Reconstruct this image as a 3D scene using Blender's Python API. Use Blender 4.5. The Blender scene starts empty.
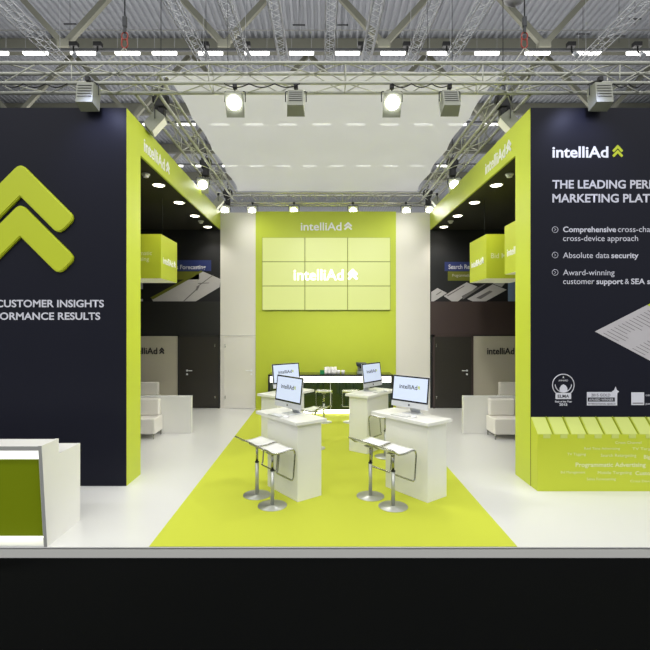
import bpy, bmesh, math, random
from mathutils import Vector, Matrix
random.seed(7)
S = bpy.context.scene
C = S.collection
PI = math.pi
CX, CY, F, H = 321.7, 324.0, 460.0, 2.3
def pt(px, py, D): return Vector(((px-CX)/F*D, D, H+(CY-py)/F*D))
def X(px, D): return (px-CX)/F*D
def Z(py, D): return H+(CY-py)/F*D

# ------------------------------------------------------------------ materials
def lin(c):
    c = c/255.0
    return c/12.92 if c <= .04045 else ((c+.055)/1.055)**2.4
M = {}
def mat(name, rgb, rough=.5, metal=0, emit=0, ergb=None, noise=0, scale=20, coat=0, spec=.5, bump=0, stretch=None, trans=0):
    m = bpy.data.materials.new(name); m.use_nodes = True
    nt = m.node_tree; b = nt.nodes['Principled BSDF']
    col = tuple(lin(v) for v in rgb)+(1,)
    b.inputs['Base Color'].default_value = col
    b.inputs['Roughness'].default_value = rough
    b.inputs['Metallic'].default_value = metal
    b.inputs['Coat Weight'].default_value = coat; b.inputs['Specular IOR Level'].default_value = spec
    if trans: b.inputs['Transmission Weight'].default_value = trans
    if emit:
        b.inputs['Emission Color'].default_value = tuple(lin(v) for v in (ergb or rgb))+(1,)
        b.inputs['Emission Strength'].default_value = emit
    if noise or bump:
        tc = nt.nodes.new('ShaderNodeTexCoord'); mp = nt.nodes.new('ShaderNodeMapping')
        if stretch: mp.inputs['Scale'].default_value = stretch
        nt.links.new(tc.outputs['Object'], mp.inputs['Vector'])
        n = nt.nodes.new('ShaderNodeTexNoise'); n.inputs['Scale'].default_value = scale
        n.inputs['Detail'].default_value = 4
        nt.links.new(mp.outputs['Vector'], n.inputs['Vector'])
        if noise:
            mx = nt.nodes.new('ShaderNodeMix'); mx.data_type = 'RGBA'
            mx.inputs['A'].default_value = tuple(v*(1-noise) for v in col[:3])+(1,)
            mx.inputs['B'].default_value = tuple(min(1, v*(1+noise)) for v in col[:3])+(1,)
            nt.links.new(n.outputs['Fac'], mx.inputs['Factor'])
            nt.links.new(mx.outputs['Result'], b.inputs['Base Color'])
        if bump:
            bp = nt.nodes.new('ShaderNodeBump'); bp.inputs['Strength'].default_value = bump
            bp.inputs['Distance'].default_value = .005
            nt.links.new(n.outputs['Fac'], bp.inputs['Height'])
            nt.links.new(bp.outputs['Normal'], b.inputs['Normal'])
    M[name] = m
    return m
mat('green', (186,199,52), .5, noise=.03, scale=2)
mat('green_box', (184,195,44), .5)
mat('green_pale', (190,201,104), .5)
mat('green_dark', (128,140,8), .6)
mat('carpet', (192,200,58), .95, noise=.05, scale=300, bump=.4)
mat('navy', (27,28,38), .4, spec=.12, noise=.04, scale=1.5)
mat('chevron', (190,202,24), .5)
mat('white_floor', (218,218,215), .28, noise=.012, scale=1.2)
mat('white', (226,225,220), .4, noise=.012, scale=3)
mat('white_wall', (222,219,210), .6, noise=.015, scale=2)
mat('white_gloss', (235,235,233), .2)
mat('leather', (232,228,220), .45, bump=.25, scale=120)
mat('edge_grey', (160,160,156), .5)
mat('reception_green', (126,142,14), .35)
mat('black_floor', (9,10,10), .95, spec=.03, noise=.15, scale=60)
mat('dark_room', (34,32,28), .7, noise=.05, scale=2)
mat('dark_upper', (18,19,22), .6)
mat('dark_band_l', (38,38,36), .45, noise=.05, scale=3)
mat('dark_band_r', (66,54,52), .45, noise=.05, scale=3)
mat('wood_dark', (46,42,36), .4, noise=.18, scale=9, stretch=(1,1,8))
mat('wood_door', (46,43,37), .45, noise=.15, scale=9, stretch=(8,1,1))
mat('beige', (182,176,158), .6, noise=.02, scale=2)
mat('letter_white', (235,236,238), .6)
mat('letter_grey', (205,205,215), .6)
mat('letter_black', (30,30,32), .5)
mat('letter_pale', (214,220,165), .6)
mat('sign_blue', (40,52,110), .5)
mat('sign_green', (108,112,30), .5)
mat('print_grey', (188,184,186), .6, noise=.08, scale=5)
mat('print_ink', (110,106,108), .6)
mat('print_blue', (128,150,190), .6)
mat('alu', (190,191,178), .42, metal=.12)
mat('alu_white', (240,242,244), .5)
mat('chrome', (172,172,162), .25, metal=.95)
mat('edge_light', (196,195,190), .5)
mat('pc_alu', (205,207,210), .4, metal=.1)
mat('brushed', (188,190,184), .38, metal=.75)
mat('black_gloss', (16,17,24), .15)
mat('black_matte', (22,22,22), .55)
mat('grey_housing', (150,152,138), .55)
mat('cable', (20,20,20), .7)
mat('red', (150,58,44), .5)
mat('roof_metal', (180,183,190), .5, noise=.06, scale=.4)
mat('roof_steel', (132,132,118), .6, noise=.04, scale=.8)
mat('dark_steel', (60,62,64), .6)
mat('bar_glass', (20,40,22), .12, coat=.5)
mat('seat_yellowish', (228,228,206), .45)
mat('cup', (225,222,222), .35)
mat('cup_green', (12,120,70), .45)
mat('machine', (150,155,160), .3, metal=.5)
mat('machine_dark', (30,38,62), .35)
mat('strip', (255,255,250), .5, emit=4)
mat('lens_on', (255,255,250), .5, emit=28)
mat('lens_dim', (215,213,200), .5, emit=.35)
mat('lens_off', (190,190,180), .15)
mat('down', (255,246,225), .5, emit=14)
mat('led', (255,255,250), .5, emit=1.0)
mat('led_low', (255,255,240), .5, emit=2.5)
mat('led_toe', (255,255,235), .5, emit=9)
mat('cube_lower', (240,240,215), .5, emit=.12)
mat('screen', (120,132,150), .3, emit=.72, ergb=(225,235,255))
mat('screen_text', (20,22,36), .5, spec=.1)
mat('video', (110,118,66), .4, emit=.74, ergb=(222,229,142))
mat('video_text', (255,255,255), .3, emit=1.0)
mat('seam', (120,130,30), .5)
mat('glass_black', (12,12,14), .1)
mat('far_wall', (120,124,130), .8)
# canopy cloth: thin woven mesh, part diffuse, part see-through
m = bpy.data.materials.new('canopy_cloth'); m.use_nodes = True; nt = m.node_tree; nt.nodes.clear()
out = nt.nodes.new('ShaderNodeOutputMaterial'); d = nt.nodes.new('ShaderNodeBsdfDiffuse'); t = nt.nodes.new('ShaderNodeBsdfTranslucent')
tr = nt.nodes.new('ShaderNodeBsdfTransparent'); a = nt.nodes.new('ShaderNodeMixShader'); b = nt.nodes.new('ShaderNodeMixShader')
d.inputs['Color'].default_value = (.80,.80,.79,1); t.inputs['Color'].default_value = (.78,.78,.78,1)
a.inputs[0].default_value = .5; b.inputs[0].default_value = .06
nt.links.new(d.outputs[0], a.inputs[1]); nt.links.new(t.outputs[0], a.inputs[2])
nt.links.new(a.outputs[0], b.inputs[1]); nt.links.new(tr.outputs[0], b.inputs[2]); nt.links.new(b.outputs[0], out.inputs['Surface'])
M['canopy_cloth'] = m

# ------------------------------------------------------------------ mesh helpers
def NB(): return bmesh.new()
def box(bm, x0, x1, y0, y1, z0, z1, bev=0, mtx=None):
    r = bmesh.ops.create_cube(bm, size=1.0)
    vs = r['verts']
    bmesh.ops.scale(bm, vec=(abs(x1-x0), abs(y1-y0), abs(z1-z0)), verts=vs)
    bmesh.ops.translate(bm, vec=((x0+x1)/2, (y0+y1)/2, (z0+z1)/2), verts=vs)
    if mtx is not None: bmesh.ops.transform(bm, matrix=mtx, verts=vs)
    if bev:
        es = list({e for v in vs for e in v.link_edges})
        bmesh.ops.bevel(bm, geom=es, offset=bev, segments=3, affect='EDGES', profile=.5)
    return bm
def frame_mtx(a, b):
    a = Vector(a); b = Vector(b); d = (b-a)
    z = d.normalized(); up = Vector((0,0,1)) if abs(z.z) < .95 else Vector((0,1,0))
    x = up.cross(z).normalized(); y = z.cross(x)
    return a, b, x, y, z
def rod(bm, a, b, r, n=8, r2=None):
    a, b, x, y, z = frame_mtx(a, b)
    r2 = r if r2 is None else r2
    A = [bm.verts.new(a+(x*math.cos(2*PI*i/n)+y*math.sin(2*PI*i/n))*r) for i in range(n)]
    B = [bm.verts.new(b+(x*math.cos(2*PI*i/n)+y*math.sin(2*PI*i/n))*r2) for i in range(n)]
    for i in range(n):
        f = bm.faces.new((A[i], A[(i+1) % n], B[(i+1) % n], B[i])); f.smooth = True
    bm.faces.new(A[::-1]); bm.faces.new(B)
    return bm
def beam(bm, a, b, w, h):
    a, b, x, y, z = frame_mtx(a, b)
    o = [(-w/2,-h/2),(w/2,-h/2),(w/2,h/2),(-w/2,h/2)]
    A = [bm.verts.new(a+x*i+y*j) for i, j in o]; B = [bm.verts.new(b+x*i+y*j) for i, j in o]
    for i in range(4): bm.faces.new((A[i], A[(i+1) % 4], B[(i+1) % 4], B[i]))
    bm.faces.new(A[::-1]); bm.faces.new(B)
    return bm
def tube(bm, pts, r, n=8, closed=False):
    pts = [Vector(p) for p in pts]; rings = []
    N = len(pts); prev = None
    for i, p in enumerate(pts):
        if closed: d = (pts[(i+1) % N]-pts[i-1]).normalized()
        else: d = (pts[min(i+1, N-1)]-pts[max(i-1, 0)]).normalized()
        if prev is None:
            up = Vector((0,0,1)) if abs(d.z) < .9 else Vector((0,1,0)); x = up.cross(d).normalized()
        else: x = (prev-d*prev.dot(d)).normalized()
        prev = x; y = d.cross(x)
        rings.append([bm.verts.new(p+(x*math.cos(2*PI*k/n)+y*math.sin(2*PI*k/n))*r) for k in range(n)])
    for i in range(N if closed else N-1):
        A = rings[i]; B = rings[(i+1) % N]
        for k in range(n):
            f = bm.faces.new((A[k], A[(k+1) % n], B[(k+1) % n], B[k])); f.smooth = True
    if not closed: bm.faces.new(rings[0][::-1]); bm.faces.new(rings[-1])
    return bm
def rounded(pts, r, n=4):
    """fillet an open polyline of 3D points"""
    pts = [Vector(p) for p in pts]; o = [pts[0]]
    for i in range(1, len(pts)-1):
        p, a, b = pts[i], pts[i-1], pts[i+1]
        rr = min(r, (a-p).length*.45, (b-p).length*.45)
        s = p+(a-p).normalized()*rr; e = p+(b-p).normalized()*rr
        for k in range(n+1):
            t = k/n; o.append(s*(1-t)**2+p*2*t*(1-t)+e*t*t)
    o.append(pts[-1]); return o
def prism(bm, poly, y0, y1):
    """polygon in x,z extruded along y"""
    A = [bm.verts.new((x, y0, z)) for x, z in poly]; B = [bm.verts.new((x, y1, z)) for x, z in poly]
    n = len(poly)
    bm.faces.new(A); bm.faces.new(B[::-1])
    for i in range(n): bm.faces.new((A[(i+1) % n], A[i], B[i], B[(i+1) % n]))
    bmesh.ops.recalc_face_normals(bm, faces=bm.faces[:])
    return bm
def prism_x(bm, poly, x0, x1):
    """polygon in y,z extruded along x"""
    A = [bm.verts.new((x0, y, z)) for y, z in poly]; B = [bm.verts.new((x1, y, z)) for y, z in poly]
    n = len(poly)
    bm.faces.new(A); bm.faces.new(B[::-1])
    for i in range(n): bm.faces.new((A[(i+1) % n], A[i], B[i], B[(i+1) % n]))
    bmesh.ops.recalc_face_normals(bm, faces=bm.faces[:])
    return bm
def lathe(bm, prof, n=32, c=(0,0,0)):
    rings = []
    for r, z in prof:
        rings.append([bm.verts.new((c[0]+r*math.cos(2*PI*k/n), c[1]+r*math.sin(2*PI*k/n), c[2]+z)) for k in range(n)])
    for A, B in zip(rings, rings[1:]):
        for k in range(n):
            f = bm.faces.new((A[k], A[(k+1) % n], B[(k+1) % n], B[k])); f.smooth = True
    bm.faces.new(rings[0][::-1]); bm.faces.new(rings[-1])
    return bm
def link(name, me, m=None, parent=None):
    o = bpy.data.objects.new(name, me); C.objects.link(o)
    if m is not None and me is not None: me.materials.clear(); me.materials.append(M[m])
    if parent is not None: o.parent = parent
    return o
def obj(name, bm, m, parent=None):
    me = bpy.data.meshes.new(name); bm.to_mesh(me); bm.free()
    return link(name, me, m, parent)
def tag(o, label, cat, group=None):
    o['label'] = label; o['category'] = cat
    if group: o['group'] = group
    return o
def struct(name, bm, m, parent=None):
    o = obj(name, bm, m, parent)
    if parent is None: o['kind'] = 'structure'
    return o
def thing(name, label, cat, loc=(0,0,0), rotz=0, group=None):
    o = bpy.data.objects.new(name, None); C.objects.link(o); o.empty_display_size = .1
    o.location = loc; o.rotation_euler = (0,0,rotz)
    return tag(o, label, cat, group)
def dup(root, loc, rotz=0, label=None, group=None):
    r = root.copy(); C.objects.link(r); r.location = loc
    r.rotation_euler = (root.rotation_euler[0], root.rotation_euler[1], rotz)
    if label: r['label'] = label
    if group: r['group'] = group
    for ch in list(root.children):
        c = ch.copy(); C.objects.link(c); c.parent = r
        for g in list(ch.children):
            d2 = g.copy(); C.objects.link(d2); d2.parent = c
    return r
def text_bm(body, bold=0, ext=0):
    cu = bpy.data.curves.new('t', 'FONT'); cu.body = body; cu.size = 1; cu.offset = bold; cu.extrude = ext
    cu.resolution_u = 4
    o = bpy.data.objects.new('t', cu); C.objects.link(o)
    dg = bpy.context.evaluated_depsgraph_get(); dg.update()
    me = bpy.data.meshes.new_from_object(o.evaluated_get(dg))
    bm = NB(); bm.from_mesh(me)
    bpy.data.objects.remove(o); bpy.data.curves.remove(cu); bpy.data.meshes.remove(me)
    return bm
def bounds(bm):
    xs = [v.co.x for v in bm.verts]; ys = [v.co.y for v in bm.verts]
    return min(xs), max(xs), min(ys), max(ys)
def text(name, body, m, parent, x0, zb, cap, width, mtx, bold=0, ref=None, right=None, ext=.0):
    """letters in a plane: local x right, y up (then mtx). x0 = left edge, zb = baseline, cap = capital height,
    width = wanted width of `ref` (or of body)"""
    bm = text_bm(body, bold, ext)
    a, b, c, d = bounds(bm)
    rb = text_bm(ref, bold) if ref else None
    w = (b-a)
    if rb: q = bounds(rb); w = q[1]-q[0]; rb.free()
    sx = width/w; sy = cap/(.727+bold*2)
    if right is not None: x0 = right-(b-a)*sx
    for v in bm.verts:
        v.co = Vector(((v.co.x-a)*sx+x0, v.co.y*sy+zb, v.co.z))
    bmesh.ops.transform(bm, matrix=mtx, verts=bm.verts[:])
    return obj(name, bm, m, parent)
def FRONT(y): return Matrix(((1,0,0,0),(0,0,-1,y),(0,1,0,0),(0,0,0,1)))     # faces -Y
def SIDE_L(x): return Matrix(((0,0,1,x),(1,0,0,0),(0,1,0,0),(0,0,0,1)))     # faces +X, reads towards +Y
def SIDE_R(x): return Matrix(((0,0,-1,x),(-1,0,0,0),(0,1,0,0),(0,0,0,1)))   # faces -X, reads towards -Y
def chev_poly(w, t, r, n=5):
    """double arm pointing up, half width w, vertical thickness t, rounded ends; apex at 0,0"""
    raw = [(0,0,r),(w,-w,r),(w-t/2,-w-t/2,r),(0,-t,r*.1),(-w+t/2,-w-t/2,r),(-w,-w,r)]
    out = []
    N = len(raw)
    for i in range(N):
        p = Vector(raw[i][:2]); a = Vector(raw[i-1][:2]); b = Vector(raw[(i+1) % N][:2]); rr = raw[i][2]
        s = p+(a-p).normalized()*rr; e = p+(b-p).normalized()*rr
        for k in range(n+1):
            u = k/n; q = s*(1-u)**2+p*2*u*(1-u)+e*u*u; out.append((q.x, q.y))
    return out
def chevrons(name, m, parent, x0, x1, z0, z1, mtx, th=.01):
    bm = NB(); w = (x1-x0)/2; hh = z1-z0
    sy = hh/(2.45*1)      # vertical fit
    for k in range(2):
        P = chev_poly(1, .62, .12, 3)
        top = 0 if k == 0 else -.84
        pts = [(x0+w+px*w, z1+(pz+top)*sy*1.13) for px, pz in P]
        A = [bm.verts.new((x, z, 0)) for x, z in pts]; B = [bm.verts.new((x, z, th)) for x, z in pts]
        n = len(A); bm.faces.new(B); bm.faces.new(A[::-1])
        for i in range(n): bm.faces.new((A[i], A[(i+1) % n], B[(i+1) % n], B[i]))
    bmesh.ops.recalc_face_normals(bm, faces=bm.faces[:])
    bmesh.ops.transform(bm, matrix=mtx, verts=bm.verts[:])
    return obj(name, bm, m, parent)
def logo(parent, x0, x1, zb, cap, mtx, m='letter_white', m2=None, ext=.006, frac=.79, chev=True):
    wt = (x1-x0)*frac if chev else (x1-x0)
    text('lettering', 'intelliAd', m, parent, x0, zb, cap, wt, mtx, bold=.012, ext=ext)
    if chev: chevrons('chevron_emblem', m2 or m, parent, x0+(x1-x0)*(frac+.045), x1, zb, zb+cap, mtx, th=.008)

# ------------------------------------------------------------------ key dimensions
YF, YC, YB = 6.53, 7.04, 12.58          # front wall face, back of portal column, rear wall face
XL, XR = -2.772, 2.964                  # inner faces of the two portals
ZT, ZO = 5.37, 4.88                     # wall top, opening top / side room ceiling
YE = 4.744                              # front edge of the platform
OUT = 7.6

# ------------------------------------------------------------------ setting
bm = NB(); box(bm, -45, 45, -16, 82, -.16, -.115)
struct('floor', bm, 'black_floor')
bm = NB(); box(bm, -9, 9.2, YE, YB+.6, -.012, 0)
pf = struct('trim_1', bm, 'white_floor')
pf['label'] = 'raised glossy white stand floor'
bm = NB(); box(bm, -9, 9.2, YE+.02, YB+.5, -.026, -.0125); struct('platform_gap', bm, 'black_matte', pf)
bm = NB(); box(bm, -9, 9.2, YE+.004, YB+.6, -.114, -.0265)
struct('platform_edge', bm, 'edge_light', pf)
cr0, cr1 = X(149,YE), X(517.3,YE)
bm = NB(); box(bm, cr0, cr1, YE+.004, YB-.001, .0005, .006)
cp = tag(obj('carpet_runner', bm, 'carpet'), 'yellow-green carpet running from the platform edge to the rear green panel', 'carpet')

# front left wall + portal
def portal(name, sx, x_in, x_out):
    # front slab, column, fascia
    w = .34*sx
    bm = NB(); box(bm, x_in+.001*sx, x_out, YF, YF+.12, 0, ZT)
    wl = struct(name, bm, 'navy')
    bm = NB(); box(bm, x_in, x_in+w, YF+.004, YC, 0, ZT)
    struct('portal_column', bm, 'green', wl)
    bm = NB(); box(bm, x_in, x_in+.035*sx, YC, YB, ZO, ZT)
    struct('portal_fascia', bm, 'green', wl)
    bm = NB(); box(bm, x_in+.0352*sx, x_out, YC+.001, YB, ZO, ZO+.05)
    cl = struct('ceiling_panel', bm, 'dark_room', wl)
    bm = NB(); box(bm, x_out, x_out+.1*sx, YF, YB+.1, 0, ZT)
    struct('outer_wall', bm, 'dark_room', wl)
    return wl
wl = portal('wall_left', -1, XL, -OUT)
wr = portal('wall_right', 1, XR, OUT)

# lettering on the left navy wall
px = lambda v: v/F*YF
f = FRONT(YF-.002)
text('lettering', 'CUSTOMER INSIGHTS', 'letter_grey', wl, 0, Z(307,YF), px(7.8), px(108), f, bold=.022, right=X(104,YF))
text('lettering', 'PERFORMANCE RESULTS', 'letter_grey', wl, 0, Z(319.6,YF), px(7.8), px(100.5), f, bold=.022, right=X(100.3,YF), ref='ORMANCE RESULTS')
# right navy wall
logo_r = f
text('lettering', 'intelliAd', 'letter_white', wr, X(552.3,YF), Z(157.3,YF), px(12), px(56), f, bold=.025)
chevrons('chevron_emblem', 'chevron', wr, X(612,YF), X(623,YF), Z(157.6,YF), Z(144.8,YF), f, th=.004)
def T(body, x0, x1, base, cap, bold=0, ref=None, m='letter_grey'):
    text('lettering', body, m, wr, X(x0,YF), Z(base,YF), px(cap), px(x1-x0), f, bold=bold, ref=ref)
T('THE LEADING PERFORMANCE', 552.3, 649, 188.3, 9, .024, 'THE LEADING PER')
T('MARKETING PLATFORM', 552.3, 650, 202.2, 9, .024, 'MARKETING PLAT')
T('Comprehensive', 563, 616, 232, 5.9, .02)
T('cross-channel &', 617.8, 650, 232, 5.9, 0, 'cross-cha')
T('cross-device approach', 563, 638, 241, 5.9)
T('Absolute data', 563, 609.3, 258, 5.9)
T('security', 611.2, 638.5, 258, 5.9, .02)
T('Award-winning', 563, 614.5, 275.2, 5.9)
T('customer', 563, 594.3, 284, 5.9)
T('support', 596.3, 623, 284, 5.9, .02)
T('&', 624.8, 629, 284, 5.6)
T('SEA services', 631, 650, 284, 5.9, .02, 'SEA s')
for cy in (229.7, 255.1, 272.4):
    bm = NB()
    c = Vector((X(555,YF), YF-.003, Z(cy,YF)))
    tube(bm, [c+Vector((math.cos(a)*px(2.9), 0, math.sin(a)*px(2.9))) for a in [2*PI*i/24 for i in range(24)]], .004, 4, True)
    tube(bm, [c+Vector((-px(.8),0,px(1.3))), c+Vector((px(.8),0,0)), c+Vector((-px(.8),0,-px(1.3)))], .004, 4)
    obj('bullet_mark', bm, 'letter_grey', wr)
# printed sheet at right edge of the right wall
def flat(name, pts, m, parent, y, th=.003):
    bm = NB(); prism(bm, pts, y-th, y); return obj(name, bm, m, parent)
def P(pp, D=YF): return [(X(a,D), Z(b,D)) for a, b in pp]
pg = flat('printed_document', P([(594.8,331.5),(647,305),(712,322),(664,368)]), 'print_grey', wr, YF-.001)
flat('printed_tab', P([(647,305),(655,301),(668,307),(660,311.5)]), 'chevron', wr, YF-.0025)
bm = NB()
for i in range(13):
    a = i/13
    for s, L in ((.08,.32),(.5,.3)):
        o0 = Vector((594.8,331.5))+Vector((52.2,-26.5))*(a*.92+.05); dv = Vector((69.2,36.5))
        p0 = o0+dv*s; p1 = o0+dv*(s+L*(.55+.45*random.random()))
        n = Vector((.6,-.3))
        q = P([tuple(p0),tuple(p1),tuple(p1+n),tuple(p0+n)])
        prism(bm, q, YF-.0052, YF-.0045)
obj('printed_lines', bm, 'print_ink', wr)
# award badges along the bottom of the right wall
def ringpoly(cx, cy, r, w, m, parent, a0=0, a1=2*PI, n=40):
    bm = NB(); pts = []
    for i in range(n+1):
        a = a0+(a1-a0)*i/n; pts.append(Vector((X(cx+math.cos(a)*r,YF), YF-.003, Z(cy-math.sin(a)*r,YF))))
    tube(bm, pts, w, 4); return obj('badge_ring', bm, m, parent)
ringpoly(563.2, 385, 10.8, .007, 'letter_grey', wr, -.9, PI+.9)
ringpoly(563.2, 384, 8.2, .007, 'letter_grey', wr, PI*1.02, PI*1.98)
flat('badge_shape', P([(559.5,391),(559.5,388),(561,385.5),(563.3,384.2),(565.6,385.5),(567.2,388),(567.2,391),(563.3,392.6)]), 'letter_grey', wr, YF-.002)
flat('badge_shape', P([(555.5,392.8),(571,392.8),(571,399),(555.5,399)]), 'letter_grey', wr, YF-.001)
text('lettering', 'ELMA', 'navy', wr, X(557.5,YF), Z(397.6,YF), px(3.3), px(11.5), FRONT(YF-.0065), bold=.02)
text('lettering', 'Best of the Year', 'letter_grey', wr, X(555,YF), Z(402.4,YF), px(2), px(17), f, bold=.02)
text('lettering', '2015', 'letter_grey', wr, X(559.2,YF), Z(405.6,YF), px(2.6), px(8), f, bold=.03)
text('lettering', 'AWARD', 'letter_grey', wr, X(558.5,YF), Z(381.3,YF), px(1.8), px(9.5), f, bold=.01)
flat('badge_shape', P([(563.2,375.8),(564,378),(562.4,378)]), 'letter_grey', wr, YF-.002)
flat('badge_shape', P([(586.8,392),(617,392),(617,405.4),(586.8,405.4)]), 'letter_grey', wr, YF-.001)
flat('badge_stripe', P([(587.6,397.4),(614.5,397.4),(614.5,401.5),(587.6,401.5)]), 'navy', wr, YF-.0045)
text('lettering', '2015 GOLD', 'navy', wr, X(591,YF), Z(396.4,YF), px(3), px(19), FRONT(YF-.0065), bold=.005)
text('lettering', 'AWARD WINNER', 'letter_grey', wr, X(588.6,YF), Z(400.8,YF), px(2.7), px(24.5), FRONT(YF-.0085), bold=.005)
text('lettering', 'INTERNATIONAL SEARCH', 'navy', wr, X(588,YF), Z(404.6,YF), px(1.8), px(27), FRONT(YF-.0065), bold=.005)
flat('badge_star', P([(615.3,386.5),(616.6,390),(618.8,391.4),(617,393.2),(616.8,397),(613.6,397),(613.4,393.2),(611.6,391.4),(614,390)]), 'letter_grey', wr, YF-.005)
flat('badge_shape', P([(631.2,392.3),(644,392.3),(644,405),(631.2,405)]), 'letter_grey', wr, YF-.001)
flat('badge_stripe', P([(632.5,402.6),(643,402.6),(643,403.6),(632.5,403.6)]), 'print_ink', wr, YF-.0045)
text('lettering', 'certified', 'letter_grey', wr, X(645.6,YF), Z(396,YF), px(2.2), px(14), f)
text('lettering', 'partner', 'letter_grey', wr, X(645.6,YF), Z(404.6,YF), px(2.2), px(12), f)

# fascia logos on both portals
logo(wl, 7.17, 8.36, 5.0, .22, SIDE_L(XL+.003), ext=.004)
logo(wr, -8.32, -7.18, 5.0, .22, SIDE_R(XR-.003), ext=.004)

# ---------------- big relief chevrons, left wall
lg = thing('chevron_sign', 'pair of large raised lime chevrons pointing up on the left navy wall', 'sign', (X(18.5,6.45), YF, Z(161.6,6.45)))
s = 6.45/F
for k, dz in ((0,0),(1,-40.5)):
    bm = NB(); prism(bm, [(a*s, (b+dz)*s) for a, b in chev_poly(55.5, 34, 8, 6)], -.05, -.0)
    fe = [e for e in bm.edges if all(abs(v.co.y+.05) < 1e-5 for v in e.verts)]
    bmesh.ops.bevel(bm, geom=fe, offset=.014, segments=3, affect='EDGES')
    obj('chevron', bm, 'chevron', lg)

# ---------------- rear wall
gx0, gx1 = X(255.8,YB), X(395.8,YB)
bm = NB(); box(bm, -OUT, OUT, YB+.02, YB+.14, 0, ZT-.1)
wb = struct('wall_back', bm, 'dark_upper')
for a, b in ((XL+.0,gx0),(gx1,XR)):
    bm = NB(); box(bm, a, b, YB, YB+.16, 0, ZT-.02); struct('white_panel', bm, 'white_wall', wb)
bm = NB(); box(bm, gx0, gx1, YB-.03, YB+.16, 0, ZT); struct('green_panel', bm, 'green', wb)
bm = NB(); box(bm, X(224,YB)-.35, gx0-.002, YB-.002, YB+.01, 1.985, 1.993); struct('panel_seam', bm, 'edge_grey', wb)
logo(wb, X(300.8,12.55), X(352.3,12.55), Z(230.3,12.55), .23, FRONT(12.545), ext=.01)

def door(n, x0, x1, z1, y, m, handle_x, hinge_x, frame_m, fw=.05):
    bm = NB(); box(bm, x0+fw, x1-fw, y-.02, y+.02, 0.01, z1-fw)
    d = struct('door_%d' % n, bm, m)
    bm = NB(); box(bm, x0, x0+fw, y-.03, y+.03, 0, z1); box(bm, x1-fw, x1, y-.03, y+.03, 0, z1); box(bm, x0, x1, y-.03, y+.03, z1-fw, z1)
    obj('door_frame', bm, frame_m, d)
    bm = NB(); rod(bm, (handle_x, y-.02, 1.03), (handle_x, y-.035, 1.03), .028, 16)
    rod(bm, (handle_x, y-.03, 1.03), (handle_x, y-.075, 1.03), .011)
    sgn = 1 if hinge_x > handle_x else -1
    tube(bm, rounded([(handle_x, y-.07, 1.03), (handle_x+sgn*.13, y-.07, 1.03), (handle_x+sgn*.145, y-.06, 1.03)], .02), .011)
    obj('door_handle', bm, 'alu_white', d)
    bm = NB(); rod(bm, (handle_x, y-.02, .93), (handle_x, y-.035, .93), .026, 16); obj('keyhole_rose', bm, 'alu_white', d)
    for hz in (.3, z1-.28):
        bm = NB(); rod(bm, (hinge_x, y-.04, hz-.045), (hinge_x, y-.04, hz+.045), .011); obj('door_hinge', bm, 'chrome', d)
    return d
door(1, X(178.2,YB), X(220,YB), 2.0, YB-.01, 'wood_door', X(187.5,YB), X(215.3,YB), 'dark_band_l')
door(2, X(224,YB), gx0-.01, 1.985, YB-.005, 'white_wall', X(251.5,YB), X(225.5,YB), 'white_wall', .012)
door(3, X(432.6,YB), X(473,YB), 2.0, YB-.01, 'wood_door', X(466.5,YB), X(436,YB), 'dark_band_r')
# the side rooms' back walls, as cladding of the rear wall
bm = NB(); box(bm, -OUT, X(178,YB), YB-.01, YB+.02, 0, 1.97); struct('beige_panel', bm, 'beige', wb)
bm = NB(); box(bm, X(473.2,YB), OUT, YB-.01, YB+.02, 0, 1.97); struct('beige_panel', bm, 'beige', wb)
z_b = Z(301.5,YB)
bm = NB(); box(bm, -OUT, XL-.002, YB-.015, YB+.02, 2.003, z_b); struct('dark_cladding', bm, 'dark_band_l', wb)
bm = NB(); box(bm, XR+.002, OUT, YB-.015, YB+.02, 2.003, z_b); struct('dark_cladding', bm, 'dark_band_r', wb)
ff = FRONT(YB-.013)
text('lettering', 'intelliAd', 'letter_black', wb, X(128.5,YB), Z(354,YB), .19, X(157.5,YB)-X(128.5,YB), ff, bold=.012, ext=.01)
chevrons('chevron_emblem', 'letter_black', wb, X(159.4,YB), X(164.6,YB), Z(354.2,YB), Z(347.2,YB), ff)
text('lettering', 'intelliAd', 'letter_black', wb, X(487,YB), Z(354.2,YB), .19, X(514,YB)-X(487,YB), ff, bold=.012, ext=.01)
chevrons('chevron_emblem', 'letter_black', wb, X(517,YB), X(523,YB), Z(354.2,YB), Z(347.2,YB), ff)
# signs and prints high on the side rooms' back walls
y2 = YB+.018
def PB(pp): return P(pp, YB)
flat('name_sign', PB([(172,260),(211,260),(211,271),(172,271)]), 'sign_blue', wb, y2)
text('lettering', 'Sales Forecasting', 'letter_grey', wb, 0, Z(269,YB), .125, X(205.5,YB)-X(180,YB), FRONT(y2-.006), bold=.015, ref='Forecasting', right=X(205.5,YB))
flat('name_sign', PB([(172,271.4),(199,271.4),(199,279.5),(172,279.5)]), 'sign_green', wb, y2)
flat('printed_document', PB([(151.5,299),(202.5,271.3),(220.5,279),(219.5,287),(195.5,301.3),(153,301.3)]), 'print_grey', wb, y2)
flat('printed_edge', PB([(150.2,297.5),(201,270.2),(203,271.4),(152.6,299.6)]), 'sign_green', wb, y2-.004)
bm = NB()
for a in ([(183,301),(195,290),(196,290.4),(184.4,301)],[(195,290),(198,285.6),(199.5,286),(197,290.6)],[(198,283),(209,282.5),(209,283.2),(198,283.8)],[(196,287),(213,274.6),(213.6,275),(196.6,287.6)]):
    prism(bm, PB(a), y2-.006, y2-.003)
obj('printed_lines', bm, 'print_ink', wb)
for a in ([(137,281),(142.6,281),(142.6,289),(137,289)],[(137,299),(142.6,299),(142.6,301.3),(137,301.3)]): flat('printed_document', PB(a), 'letter_grey', wb, y2)
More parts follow.
